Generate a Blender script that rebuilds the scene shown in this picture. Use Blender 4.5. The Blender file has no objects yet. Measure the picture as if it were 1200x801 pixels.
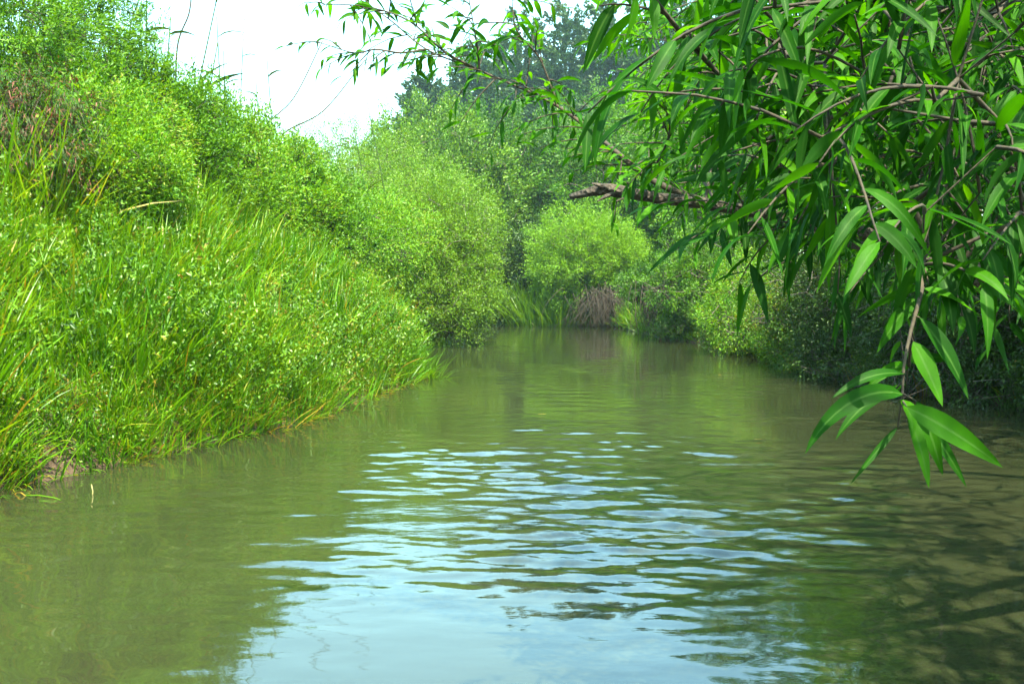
import bpy, math, random
import numpy as np
from mathutils import Vector, Matrix

SC = bpy.context.scene
R = math.radians
rng = np.random.default_rng(11)

# ------------------------------------------------------------------ camera
F_MM, CAM_Z, PITCH = 35.0, 1.4, R(2.63)
FPX = 1200 * F_MM / 36.0
cd = bpy.data.cameras.new('camera'); cam = bpy.data.objects.new('camera', cd)
SC.collection.objects.link(cam); SC.camera = cam
cd.lens = F_MM; cd.sensor_width = 36; cd.clip_start = 0.05; cd.clip_end = 5000
cam.location = (0, 0, CAM_Z); cam.rotation_euler = (R(90) - PITCH, 0, 0)

# ------------------------------------------------------------------ light
SUN_EL, SUN_AZ = R(60), R(163)            # azimuth from +Y towards +X
w = bpy.data.worlds.new('World'); SC.world = w; w.use_nodes = True
nt = w.node_tree; bg = nt.nodes['Background']
sky = nt.nodes.new('ShaderNodeTexSky'); sky.sky_type = 'NISHITA'; sky.sun_disc = False
sky.sun_elevation = SUN_EL; sky.sun_rotation = SUN_AZ
sky.air_density = 1.3; sky.dust_density = 2.5; sky.ozone_density = .6; sky.altitude = 0
wb = nt.nodes.new('ShaderNodeMixRGB'); wb.blend_type = 'MULTIPLY'; wb.inputs[0].default_value = 1; wb.inputs[2].default_value = (.78, 1.07, .93, 1)
nt.links.new(sky.outputs[0], wb.inputs[1]); nt.links.new(wb.outputs[0], bg.inputs[0]); bg.inputs[1].default_value = 0.15
sl = bpy.data.lights.new('sun', 'SUN'); sl.energy = 4.7; sl.angle = R(0.6); sl.color = (1.0, 0.94, 0.74)
so = bpy.data.objects.new('sun', sl); SC.collection.objects.link(so)
sdir = Vector((math.sin(SUN_AZ) * math.cos(SUN_EL), math.cos(SUN_AZ) * math.cos(SUN_EL), math.sin(SUN_EL)))
so.rotation_euler = sdir.to_track_quat('Z', 'Y').to_euler(); so.location = (0, 0, 60)
SC.view_settings.view_transform = 'Standard'; SC.view_settings.look = 'None'
SC.view_settings.exposure = 2.6; SC.view_settings.gamma = 1.0
SC.render.engine = 'CYCLES'
cy = SC.cycles
cy.use_denoising = True
cy.max_bounces = 7; cy.diffuse_bounces = 3; cy.glossy_bounces = 2; cy.transmission_bounces = 3
cy.transparent_max_bounces = 4; cy.volume_bounces = 0; cy.caustics_reflective = False; cy.caustics_refractive = False
cy.sample_clamp_indirect = 6

# ------------------------------------------------------------------ helpers
def P(px, py, Y):
    """point at distance Y straight ahead that stands at photo position px, py"""
    a = (px - 600) / FPX; b = (400.5 - py) / FPX
    dx, dy, dz = a, math.cos(PITCH) + b * math.sin(PITCH), -math.sin(PITCH) + b * math.cos(PITCH)
    t = Y / dy
    return np.array((dx * t, Y, CAM_Z + dz * t))

def link(o, parent=None):
    SC.collection.objects.link(o)
    if parent: o.parent = parent
    return o

def tag(o, label=None, cat=None, group=None, kind=None):
    if label: o['label'] = label
    if cat: o['category'] = cat
    if group: o['group'] = group
    if kind: o['kind'] = kind
    return o

def empty(name, loc, label, cat, group=None):
    o = bpy.data.objects.new(name, None); o.location = tuple(float(v) for v in loc); link(o)
    o.empty_display_size = 0.2
    return tag(o, label, cat, group)

class Geo:
    """collects quads/tris with a colour value per corner set"""
    def __init__(s): s.v = []; s.f4 = []; s.f3 = []; s.var = []; s.rib = []; s.n = 0; s.var3 = []
    def add(s, v, quads=None, tris=None, var=0.5, rib=None):
        v = np.asarray(v, float).reshape(-1, 3)
        s.v.append(v)
        if quads is not None and len(quads):
            q = np.asarray(quads, np.int64).reshape(-1, 4) + s.n; s.f4.append(q)
            s.var.append(np.broadcast_to(np.asarray(var, float), (len(q),)).copy() if np.ndim(var) == 0 else np.asarray(var, float))
        if tris is not None and len(tris):
            t = np.asarray(tris, np.int64).reshape(-1, 3) + s.n; s.f3.append(t)
            s.var3.append(np.broadcast_to(np.asarray(var, float), (len(t),)).copy() if np.ndim(var) == 0 else np.asarray(var, float))
        s.rib.append(np.zeros(len(v)) if rib is None else rib)
        s.n += len(v)
    def build(s, name, mat, parent=None, smooth=True, origin=None):
        me = bpy.data.meshes.new(name)
        v = np.concatenate(s.v)
        if origin is not None: v = v - np.asarray(origin, float)
        f4 = np.concatenate(s.f4) if s.f4 else np.zeros((0, 4), np.int64)
        f3 = np.concatenate(s.f3) if s.f3 else np.zeros((0, 3), np.int64)
        me.vertices.add(len(v)); me.vertices.foreach_set('co', v.astype(np.float32).ravel())
        nl = f4.size + f3.size; me.loops.add(nl)
        me.loops.foreach_set('vertex_index', np.concatenate([f4.ravel(), f3.ravel()]).astype(np.int32))
        npoly = len(f4) + len(f3); me.polygons.add(npoly)
        st = np.concatenate([np.arange(len(f4)) * 4, len(f4) * 4 + np.arange(len(f3)) * 3])
        me.polygons.foreach_set('loop_start', st.astype(np.int32))
        me.update(calc_edges=True)
        if smooth: me.polygons.foreach_set('use_smooth', np.ones(npoly, bool))
        a = me.attributes.new('var', 'FLOAT', 'FACE')
        a.data.foreach_set('value', np.concatenate((s.var if s.var else []) + (s.var3 if s.var3 else [])).astype(np.float32))
        b = me.attributes.new('rib', 'FLOAT', 'POINT')
        b.data.foreach_set('value', np.concatenate(s.rib).astype(np.float32))
        me.materials.append(mat)
        o = bpy.data.objects.new(name, me); link(o, parent)
        if origin is not None and parent is None: o.location = tuple(float(x) for x in origin)
        return o

def unit(a): return a / np.maximum(np.linalg.norm(a, axis=-1, keepdims=True), 1e-9)

def catmull(pts, k=5):
    p = np.asarray(pts, float)
    q = np.vstack([2 * p[0] - p[1], p, 2 * p[-1] - p[-2]])
    out = []
    for i in range(1, len(q) - 2):
        for t in np.linspace(0, 1, k, endpoint=False):
            a, b, c, d = q[i - 1], q[i], q[i + 1], q[i + 2]
            out.append(0.5 * ((2 * b) + (c - a) * t + (2 * a - 5 * b + 4 * c - d) * t * t + (3 * b - a - 3 * c + d) * t ** 3))
    out.append(q[-2])
    return np.array(out)

def tube(g, pts, rad, n=8, var=0.5, bump=0.0, rs=None):
    pts = np.asarray(pts, float); m = len(pts)
    rad = np.interp(np.linspace(0, 1, m), np.linspace(0, 1, len(np.atleast_1d(rad))), np.atleast_1d(rad))
    t = unit(np.gradient(pts, axis=0))
    ref = np.array((0.13, 0.21, 0.97)) if abs(t[0][2]) < 0.9 else np.array((1.0, 0.1, 0))
    rings = []
    u = unit(np.cross(t[0], ref))
    for i in range(m):
        u = unit(u - t[i] * np.dot(u, t[i])); v = np.cross(t[i], u)
        ang = np.arange(n) / n * 2 * np.pi
        rr = rad[i] * (1 + (bump * (rs or rng).normal(0, 1, n) if bump else 0))
        rings.append(pts[i] + (np.cos(ang)[:, None] * u + np.sin(ang)[:, None] * v) * np.reshape(rr, (-1, 1)))
    V = np.concatenate(rings + [pts[:1], pts[-1:]])
    i = np.arange(m - 1)[:, None] * n; j = np.arange(n)[None, :]; j2 = (j + 1) % n
    Q = np.stack([i + j, i + j2, i + n + j2, i + n + j], -1).reshape(-1, 4)
    c0, c1 = m * n, m * n + 1
    T = [[c0, (k + 1) % n, k] for k in range(n)] + [[c1, (m - 1) * n + k, (m - 1) * n + (k + 1) % n] for k in range(n)]
    g.add(V, Q, None, var); s0 = g.n - len(V)
    g.f3.append(np.array(T) + s0); g.var3.append(np.full(len(T), var))

def frustums(g, a, b, ra, rb, n=5, var=0.5):
    """many straight tapered sticks at once"""
    a = np.asarray(a, float); b = np.asarray(b, float); N = len(a)
    if N == 0: return
    t = unit(b - a); ref = np.where(np.abs(t[:, 2:3]) < 0.9, np.array([[0, 0, 1.0]]), np.array([[1.0, 0, 0]]))
    u = unit(np.cross(t, ref)); v = np.cross(t, u)
    ang = np.arange(n) / n * 2 * np.pi
    ring = np.cos(ang)[None, :, None] * u[:, None, :] + np.sin(ang)[None, :, None] * v[:, None, :]
    ra = np.broadcast_to(ra, (N,)); rb = np.broadcast_to(rb, (N,))
    A = a[:, None, :] + ring * ra[:, None, None]; B = b[:, None, :] + ring * rb[:, None, None]
    V = np.concatenate([A, B], 1).reshape(-1, 3)
    o = np.arange(N)[:, None] * (2 * n); j = np.arange(n)[None, :]; j2 = (j + 1) % n
    Q = np.stack([o + j, o + j2, o + n + j2, o + n + j], -1).reshape(-1, 4)
    g.add(V, Q, None, var)

def diamonds(g, base, d, L, W, var, up=0.5, rs=rng):
    """small leaves: two folded triangles each"""
    N = len(base)
    if N == 0: return
    d = unit(d); r = rs.normal(0, 1, (N, 3)); r[:, 2] += up * 2
    n = unit(r - d * np.sum(r * d, 1, keepdims=True)); s = np.cross(d, n)
    L = np.broadcast_to(L, (N,))[:, None]; W = np.broadcast_to(W, (N,))[:, None]
    mid = base + d * L * 0.45
    tip = base + d * L - n * L * 0.12
    V = np.stack([base, mid + s * W * .5 + n * W * .15, tip, mid - s * W * .5 + n * W * .15], 1).reshape(-1, 3)
    o = np.arange(N)[:, None] * 4
    T = np.concatenate([o + np.array([[0, 1, 2]]), o + np.array([[0, 2, 3]])], 1).reshape(-1, 3)
    g.add(V, None, T, np.repeat(var, 2))

def blades(g, base, d, L, W, bend, var, segs=4, face=None, rs=rng):
    """grass blades and long leaves: arched strips that taper to a point"""
    N = len(base)
    if N == 0: return
    d = unit(d); L = np.broadcast_to(L, (N,)); W = np.broadcast_to(W, (N,)); bend = np.broadcast_to(bend, (N,))
    h = d.copy(); h[:, 2] = 0; h = unit(h + rs.normal(0, .05, (N, 3)) * np.array([1, 1, 0]))
    s = unit(np.cross(h, np.array([0, 0, 1.0])) + rs.normal(0, .35, (N, 3)))
    p = base.copy(); cur = d.copy(); rows = []
    prof = [0.55, 1.0, 0.95, 0.75, 0.45, 0.2][:segs] if segs > 3 else [0.7, 1.0, 0.6][:segs]
    for k in range(segs + 1):
        wk = (prof[k] if k < segs else 0.03) * W * 0.5
        rows.append(np.stack([p - s * wk[:, None], p + s * wk[:, None]], 1))
        p = p + cur * (L / segs)[:, None]
        cur = unit(cur + np.stack([h[:, 0] * bend * .3, h[:, 1] * bend * .3, -bend], 1))
    V = np.stack(rows, 1)                                    # N, segs+1, 2, 3
    o = np.arange(N)[:, None] * (segs + 1) * 2; k = np.arange(segs)[None, :] * 2
    Q = np.stack([o + k, o + k + 1, o + k + 3, o + k + 2], -1).reshape(-1, 4)
    g.add(V.reshape(-1, 3), Q, None, np.repeat(var, segs))

def lance(g, base, d, nrm, L, W, bend, var, segs=7, twist=None, rs=rng):
    """large willow leaves: folded along a midrib, lance shaped, drooping"""
    N = len(base)
    if N == 0: return
    d = unit(d); L = np.broadcast_to(L, (N,)); W = np.broadcast_to(W, (N,)); bend = np.broadcast_to(bend, (N,))
    n = unit(nrm - d * np.sum(nrm * d, 1, keepdims=True))
    wave = rs.uniform(0, 6.28, N); wob = rs.uniform(.0, .1, N); tw = rs.normal(0, .09, N) if twist is None else twist
    p = base.copy(); cur = d.copy(); rows = []; ribs = []
    tt = np.linspace(0, 1, segs + 1)
    for k, t in enumerate(tt):
        prof = (np.sin(np.pi * min(1, t ** 0.72)) ** 0.85 if 0 < t < 1 else 0) * (1 - 0.25 * t) + (0.03 if t < 1 else 0.0)
        s = unit(np.cross(cur, n)); nn = np.cross(s, cur)
        wk = prof * W * 0.5
        lift = 0.28 * wk + np.sin(wave + t * 9) * wob * wk
        rows.append(np.stack([p - s * wk[:, None] + nn * lift[:, None], p, p + s * wk[:, None] + nn * (0.28 * wk - np.sin(wave + t * 8) * wob * wk)[:, None]], 1))
        p = p + cur * (L / segs)[:, None]
        cur = unit(cur + np.stack([0 * bend, 0 * bend, -bend / segs], 1) - nn * (bend * .25 / segs)[:, None])
        n = unit(n + s * tw[:, None]); n = unit(n - cur * np.sum(n * cur, 1, keepdims=True))
    V = np.stack(rows, 1)
    o = np.arange(N)[:, None] * (segs + 1) * 3; k = np.arange(segs)[None, :] * 3
    Q1 = np.stack([o + k, o + k + 1, o + k + 4, o + k + 3], -1); Q2 = np.stack([o + k + 1, o + k + 2, o + k + 5, o + k + 4], -1)
    Q = np.concatenate([Q1, Q2], 1).reshape(-1, 4)
    rib = np.tile(np.array([0, 1, 0.0]), N * (segs + 1))
    g.add(V.reshape(-1, 3), Q, None, np.repeat(var, segs * 2), rib)

# ------------------------------------------------------------------ materials
def mat(name):
    m = bpy.data.materials.new(name); m.use_nodes = True
    return m, m.node_tree, m.node_tree.nodes['Principled BSDF']

def ramp(nt, fac, stops):
    r = nt.nodes.new('ShaderNodeValToRGB'); cr = r.color_ramp
    while len(cr.elements) < len(stops): cr.elements.new(0.5)
    for e, (p, c) in zip(cr.elements, stops): e.position = p; e.color = (*c, 1)
    nt.links.new(fac, r.inputs[0]); return r.outputs[0]

def leaf_mat(name, stops, trans=0.4, tint=(1.5, 1.25, 0.5), rough=0.5, spec=0.3, back=None, rib=False, dim=(.58, .60, .19)):
    m, nt, pb = mat(name); N = nt.nodes; Lk = nt.links
    at = N.new('ShaderNodeAttribute'); at.attribute_name = 'var'
    col = ramp(nt, at.outputs['Fac'], [(p, (c[0] * dim[0], c[1] * dim[1], c[2] * dim[2])) for p, c in stops])
    base = col
    if rib:
        ar = N.new('ShaderNodeAttribute'); ar.attribute_name = 'rib'
        mr = N.new('ShaderNodeMapRange'); mr.inputs[1].default_value = 0.8; mr.inputs[2].default_value = 1.0
        Lk.new(ar.outputs['Fac'], mr.inputs[0])
        mx = N.new('ShaderNodeMixRGB'); mx.inputs[2].default_value = (0.05, 0.12, 0.02, 1)
        mu = N.new('ShaderNodeMath'); mu.operation = 'MULTIPLY'; mu.inputs[1].default_value = 0.75; Lk.new(mr.outputs[0], mu.inputs[0])
        Lk.new(mu.outputs[0], mx.inputs[0]); Lk.new(col, mx.inputs[1]); base = mx.outputs[0]
    if rib:
        tc = N.new('ShaderNodeTexCoord'); nz = N.new('ShaderNodeTexNoise'); nz.inputs['Scale'].default_value = 22; nz.inputs['Detail'].default_value = 5
        Lk.new(tc.outputs['Object'], nz.inputs[0]); rr = ramp(nt, nz.outputs[0], [(.3, (.62, .66, .7)), (.55, (1, 1, 1)), (.72, (1.35, 1.15, .9))])
        mz = N.new('ShaderNodeMixRGB'); mz.blend_type = 'MULTIPLY'; mz.inputs[0].default_value = 1; Lk.new(base, mz.inputs[1]); Lk.new(rr, mz.inputs[2]); base = mz.outputs[0]
    if back:
        ge = N.new('ShaderNodeNewGeometry'); mb = N.new('ShaderNodeMixRGB'); mb.inputs[2].default_value = (*back, 1)
        mm = N.new('ShaderNodeMath'); mm.operation = 'MULTIPLY'; mm.inputs[1].default_value = 0.7; Lk.new(ge.outputs['Backfacing'], mm.inputs[0])
        Lk.new(mm.outputs[0], mb.inputs[0]); Lk.new(base, mb.inputs[1]); base = mb.outputs[0]
    Lk.new(base, pb.inputs['Base Color']); pb.inputs['Roughness'].default_value = rough
    pb.inputs['Specular IOR Level'].default_value = spec
    tr = N.new('ShaderNodeBsdfTranslucent'); tm = N.new('ShaderNodeMixRGB'); tm.blend_type = 'MULTIPLY'; tm.inputs[0].default_value = 1
    tm.inputs[2].default_value = (*tint, 1); Lk.new(col, tm.inputs[1]); Lk.new(tm.outputs[0], tr.inputs[0])
    mix = N.new('ShaderNodeMixShader'); mix.inputs[0].default_value = trans
    Lk.new(pb.outputs[0], mix.inputs[1]); Lk.new(tr.outputs[0], mix.inputs[2])
    Lk.new(mix.outputs[0], N['Material Output'].inputs[0])
    return m

def bark_mat(name, a, b, scale=6.0, bump=0.5):
    m, nt, pb = mat(name); N = nt.nodes; Lk = nt.links
    tc = N.new('ShaderNodeTexCoord'); mp = N.new('ShaderNodeMapping'); mp.inputs['Scale'].default_value = (1, 1, 1)
    Lk.new(tc.outputs['Object'], mp.inputs[0])
    no = N.new('ShaderNodeTexNoise'); no.inputs['Scale'].default_value = scale * 4; no.inputs['Detail'].default_value = 6; Lk.new(mp.outputs[0], no.inputs[0])
    c = ramp(nt, no.outputs[0], [(0.35, a), (0.65, b)]); Lk.new(c, pb.inputs['Base Color'])
    vo = N.new('ShaderNodeTexVoronoi'); vo.inputs['Scale'].default_value = scale * 9; Lk.new(mp.outputs[0], vo.inputs[0])
    bu = N.new('ShaderNodeBump'); bu.inputs['Strength'].default_value = bump; bu.inputs['Distance'].default_value = 0.01
    Lk.new(vo.outputs['Distance'], bu.inputs['Height']); Lk.new(bu.outputs[0], pb.inputs['Normal'])
    pb.inputs['Roughness'].default_value = 0.85
    return m

G_ = lambda r, g, b: (r, g, b)
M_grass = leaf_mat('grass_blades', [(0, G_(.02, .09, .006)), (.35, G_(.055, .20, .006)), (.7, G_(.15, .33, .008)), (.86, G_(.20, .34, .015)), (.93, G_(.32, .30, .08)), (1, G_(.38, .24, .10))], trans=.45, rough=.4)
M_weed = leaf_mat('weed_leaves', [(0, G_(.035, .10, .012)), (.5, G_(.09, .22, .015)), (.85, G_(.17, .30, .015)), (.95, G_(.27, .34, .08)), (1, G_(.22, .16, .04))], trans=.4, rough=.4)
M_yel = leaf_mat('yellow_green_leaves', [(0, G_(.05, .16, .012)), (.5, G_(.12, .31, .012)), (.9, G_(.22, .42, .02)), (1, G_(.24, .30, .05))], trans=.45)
M_brown = leaf_mat('dry_brown_leaves', [(0, G_(.010, .035, .004)), (.6, G_(.020, .05, .007)), (.85, G_(.05, .025, .014)), (1, G_(.13, .045, .03))], trans=.2, spec=.1, dim=(1, 1, 1))
M_olive = leaf_mat('olive_willow_leaves', [(0, G_(.045, .11, .012)), (.5, G_(.11, .25, .016)), (.85, G_(.18, .34, .035)), (1, G_(.24, .38, .07))], trans=.4, rough=.4)
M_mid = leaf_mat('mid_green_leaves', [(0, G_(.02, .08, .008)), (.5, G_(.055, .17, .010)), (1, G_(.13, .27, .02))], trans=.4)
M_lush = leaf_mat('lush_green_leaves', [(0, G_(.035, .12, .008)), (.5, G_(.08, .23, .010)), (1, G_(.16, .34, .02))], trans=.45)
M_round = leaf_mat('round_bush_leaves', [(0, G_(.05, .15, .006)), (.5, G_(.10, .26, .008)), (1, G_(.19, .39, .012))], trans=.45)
M_shade = leaf_mat('shade_dark_leaves', [(0, G_(.018, .05, .010)), (.5, G_(.035, .09, .014)), (1, G_(.07, .14, .02))], trans=.35)  # dark tone stands in for shade at the bend and right bank
M_far = leaf_mat('haze_tinted_leaves', [(0, G_(.015, .05, .02)), (.5, G_(.028, .08, .03)), (1, G_(.05, .12, .045))], trans=.3)  # blue of the distance haze put into the leaf colour
M_will = leaf_mat('willow_leaves', [(0, G_(.007, .040, .004)), (.5, G_(.014, .072, .005)), (.9, G_(.065, .19, .006)), (.985, G_(.07, .18, .01)), (1, G_(.35, .16, .03))], trans=.42, tint=(2.3, 2.0, .2), rough=.55, spec=.08, back=(.014, .060, .007), rib=True, dim=(.56, .72, .15))  # bright upper stops paint the backlit leaves, dark ones the shaded
M_bark = bark_mat('willow_bark', (.010, .007, .004), (.045, .032, .020), 9, .9)
M_twig = bark_mat('twig_bark', (.014, .010, .006), (.035, .024, .010), 12, .2)
M_gtwig = bark_mat('green_twig_bark', (.16, .16, .05), (.24, .20, .08), 12, .2)
M_darkbark = bark_mat('dark_bark', (.03, .025, .02), (.08, .065, .045), 2)
M_root = bark_mat('root_bark', (.008, .005, .002), (.030, .018, .008), 4)
M_reed = leaf_mat('reed_leaves', [(0, G_(.02, .05, .015)), (.6, G_(.045, .09, .025)), (1, G_(.08, .09, .04))], trans=.25)

# ground
def ground_mat():
    m, nt, pb = mat('bank_soil'); N = nt.nodes; Lk = nt.links
    tc = N.new('ShaderNodeTexCoord')
    no = N.new('ShaderNodeTexNoise'); no.inputs['Scale'].default_value = 1.3; no.inputs['Detail'].default_value = 8; Lk.new(tc.outputs['Object'], no.inputs[0])
    n2 = N.new('ShaderNodeTexNoise'); n2.inputs['Scale'].default_value = 14; n2.inputs['Detail'].default_value = 8; Lk.new(tc.outputs['Object'], n2.inputs[0])
    a = ramp(nt, no.outputs[0], [(.3, (.035, .055, .012)), (.5, (.06, .075, .02)), (.7, (.10, .075, .04))])
    b = ramp(nt, n2.outputs[0], [(.3, (.35, .35, .35)), (.7, (1.2, 1.2, 1.2))])
    mx = N.new('ShaderNodeMixRGB'); mx.blend_type = 'MULTIPLY'; mx.inputs[0].default_value = 1; Lk.new(a, mx.inputs[1]); Lk.new(b, mx.inputs[2])
    sp = N.new('ShaderNodeSeparateXYZ'); Lk.new(tc.outputs['Object'], sp.inputs[0])
    mr = N.new('ShaderNodeMapRange'); mr.inputs[1].default_value = .12; mr.inputs[2].default_value = .4; Lk.new(sp.outputs[2], mr.inputs[0])
    md = N.new('ShaderNodeMixRGB'); md.inputs[1].default_value = (.040, .022, .009, 1); Lk.new(mr.outputs[0], md.inputs[0]); Lk.new(mx.outputs[0], md.inputs[2])
    Lk.new(md.outputs[0], pb.inputs['Base Color']); pb.inputs['Roughness'].default_value = .9
    bu = N.new('ShaderNodeBump'); bu.inputs['Strength'].default_value = .8; bu.inputs['Distance'].default_value = .05
    Lk.new(n2.outputs[0], bu.inputs['Height']); Lk.new(bu.outputs[0], pb.inputs['Normal'])
    return m
M_ground = ground_mat()

# ------------------------------------------------------------------ terrain
LEFT = [(-6, -30), (-4.7, 0), (-4.15, 4), (-3.7, 7.2), (-3.2, 8.7), (-2.45, 10.7), (-2.1, 13.3), (-1.6, 17.0), (-2.4, 22), (-2.9, 27), (-2.4, 33), (-3.0, 38), (-6, 42), (-20, 47), (-45, 50)]
RIGHT = [(7.2, -30), (7.0, 0), (6.8, 8), (6.4, 12.5), (5.5, 15.9), (5.6, 19.7), (6.9, 26.8), (5.6, 29.7), (4.9, 33), (5.2, 40), (5.0, 43.5), (3, 46), (0, 49.5), (-5, 52), (-20, 57), (-45, 60)]
def seg_dist(x, y, poly):
    best = np.full(x.shape, 1e9)
    for (x0, y0), (x1, y1) in zip(poly[:-1], poly[1:]):
        dx, dy = x1 - x0, y1 - y0; t = np.clip(((x - x0) * dx + (y - y0) * dy) / (dx * dx + dy * dy), 0, 1)
        best = np.minimum(best, np.hypot(x - x0 - t * dx, y - y0 - t * dy))
    return best
POLY = LEFT + RIGHT[::-1]
def inside(x, y):
    c = np.zeros(x.shape, bool); n = len(POLY)
    for i in range(n):
        x0, y0 = POLY[i]; x1, y1 = POLY[(i + 1) % n]
        if y0 == y1: continue
        k = ((y0 > y) != (y1 > y)) & (x < (x1 - x0) * (y - y0) / (y1 - y0) + x0); c ^= k
    return c
def sm(a, b, x): t = np.clip((x - a) / (b - a), 0, 1); return t * t * (3 - 2 * t)
def wob(x, y, s): return np.sin(x * s * 1.3 + 1.7 * np.sin(y * s * .7)) * np.cos(y * s * 1.1 + np.sin(x * s * .9 + 2)) 
def height(x, y):
    x = np.asarray(x, float); y = np.asarray(y, float)
    dl = seg_dist(x, y, LEFT); dr = seg_dist(x, y, RIGHT); ins = inside(x, y)
    Lh = 0.05 + (3.5 - 1.2 * sm(20, 30, y)) * (1 - np.exp(-dl / 3.4)) + .22 * sm(0, .35, dl) + .12 * wob(x, y, 2.2) * sm(0, .8, dl)
    Rh = 0.05 + 1.0 * sm(0, .9, dr) + 1.0 * sm(.6, 5, dr) + .10 * wob(x, y, 2.6) * sm(0, .8, dr)
    land = np.where(dl < dr, Lh, Rh)
    far = sm(0, 1, np.minimum(dl, dr)); land = land + 0.25 * wob(x, y, .35) * sm(4, 15, np.minimum(dl, dr))
    return np.where(ins, -0.05 - 0.9 * sm(0, 1.6, np.minimum(dl, dr)), land)

def make_ground():
    def axis(lo, hi, step, far):
        a = list(np.arange(lo, hi + 1e-6, step)); s = step; p = hi
        while p < far: s *= 1.35; p += s; a.append(p)
        s = step; p = lo; b = []
        while p > -far: s *= 1.35; p -= s; b.append(p)
        return np.array(b[::-1] + a)
    xs = axis(-14, 14, .22, 2500); ys = axis(-6, 62, .25, 2500)
    X, Y = np.meshgrid(xs, ys); Z = height(X, Y)
    V = np.stack([X, Y, Z], -1).reshape(-1, 3); nx, ny = len(xs), len(ys)
    i = np.arange(ny - 1)[:, None] * nx + np.arange(nx - 1)[None, :]
    Q = np.stack([i, i + 1, i + nx + 1, i + nx], -1).reshape(-1, 4)
    g = Geo(); g.add(V, Q); o = g.build('ground', M_ground); tag(o, kind='structure')
make_ground()

# ------------------------------------------------------------------ water
def water_mat():
    m, nt, pb = mat('river_water'); N = nt.nodes; Lk = nt.links
    tc = N.new('ShaderNodeTexCoord')
    no = N.new('ShaderNodeTexNoise'); no.inputs['Scale'].default_value = .5; no.inputs['Detail'].default_value = 4; Lk.new(tc.outputs['Object'], no.inputs[0])
    c = ramp(nt, no.outputs[0], [(.3, (.0135, .017, .0072)), (.7, (.0185, .0205, .0090))])
    Lk.new(c, pb.inputs['Base Color']); pb.inputs['Roughness'].default_value = .03
    pb.inputs['IOR'].default_value = 1.7
    mp = N.new('ShaderNodeMapping'); mp.inputs['Scale'].default_value = (1, 2.2, 1); Lk.new(tc.outputs['Object'], mp.inputs[0])
    n2 = N.new('ShaderNodeTexNoise'); n2.inputs['Scale'].default_value = 9; n2.inputs['Detail'].default_value = 3; Lk.new(mp.outputs[0], n2.inputs[0])
    bu = N.new('ShaderNodeBump'); ae = N.new('ShaderNodeAttribute'); ae.attribute_name = 'rib'; Lk.new(ae.outputs['Fac'], bu.inputs['Strength']); bu.inputs['Distance'].default_value = .0045
    Lk.new(n2.outputs[0], bu.inputs['Height']); Lk.new(bu.outputs[0], pb.inputs['Normal'])
    return m
def make_water():
    def pt(a, b, s0, k):
        out = [a]; s = s0
        while out[-1] < b: out.append(out[-1] + s); s *= k
        return out
    ys = np.array(sorted(set([-30, -20, -12, -6, -3, -1, 0, .8, 1.5, 2.2] + pt(2.5, 62, .015, 1.003))))
    u = np.linspace(-1, 1, 700)
    Y = np.repeat(ys[:, None], len(u), 1)
    half = np.maximum(9.0, np.minimum(60, 0.62 * Y + 6))
    X = u[None, :] * half; X = np.where(Y < 30, X, u[None, :] * 60)
    hw = np.where(ys < 2.3, 9, np.where(ys < 12, np.maximum(3, .62 * ys), np.maximum(9, 9 + (ys - 12) * 1.0)))
    hw = np.maximum(9.0, hw)
    X = np.sign(u)[None, :] * (np.abs(u)[None, :] ** 1.25) * hw[:, None]
    r = np.random.default_rng(5)
    Z = np.zeros_like(X)
    # gentle ripples: many short wave trains, longest crests across the view
    amp_env = 0.15 + 0.56 * np.exp(-((X - 0.5 - .10 * Y) / (1.1 + .14 * Y)) ** 2) * np.exp(-((Y - 5.8) / 2.8) ** 2)
    amp_env = amp_env * (0.22 + .78 * sm(4.2, 6.6, Y))
    for i in range(100):
        lam = .115 * (5.5 ** r.random()); k = 2 * np.pi / lam
        a = r.normal(0, .38) + (0.18 if r.random() < .6 else -.25); kx, ky = k * math.sin(a), k * math.cos(a)
        ph = r.uniform(0, 6.28); A = .0048 * lam ** 1.15 / .4
        warp = .8 * np.sin(X * r.uniform(.5, 1.8) + r.uniform(0, 6)) + .8 * np.sin(Y * r.uniform(.4, 1.5) + r.uniform(0, 6))
        env = .5 + .5 * np.sin(X * r.uniform(.4, 1.5) + r.uniform(0, 6)) * np.sin(Y * r.uniform(.3, 1.0) + r.uniform(0, 6))
        w_ = np.sin(kx * X + ky * Y + ph + warp)
        Z += A * env * (w_ + .25 * np.cos(2 * (kx * X + ky * Y + ph + warp)))
    Z *= amp_env * (.62 + .55 * np.sin(X * 1.7 + 1.5 * np.sin(Y * .6) + .4) * np.sin(Y * 1.35 + 1.2 * np.sin(X * .9)))
    fade = 1 - .75 * sm(25, 60, Y); Z *= fade
    V = np.stack([X, Y, Z], -1).reshape(-1, 3); nx, ny = len(u), len(ys)
    i = np.arange(ny - 1)[:, None] * nx + np.arange(nx - 1)[None, :]
    Q = np.stack([i, i + 1, i + nx + 1, i + nx], -1).reshape(-1, 4)
    g = Geo(); g.add(V, Q, rib=np.clip(amp_env, 0, 1).ravel()); o = g.build('river', water_mat()); tag(o, kind='structure')
make_water()

# ------------------------------------------------------------------ plants
def lumpy(r, n=6, a=.28):
    k = r.normal(0, 1, (n, 3)); k = unit(k) * r.uniform(2, 5.5, (n, 1)); ph = r.uniform(0, 6.28, n)
    return lambda d: 1 + a * np.mean(np.sin(d @ k.T + ph), 1) * 1.6

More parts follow.
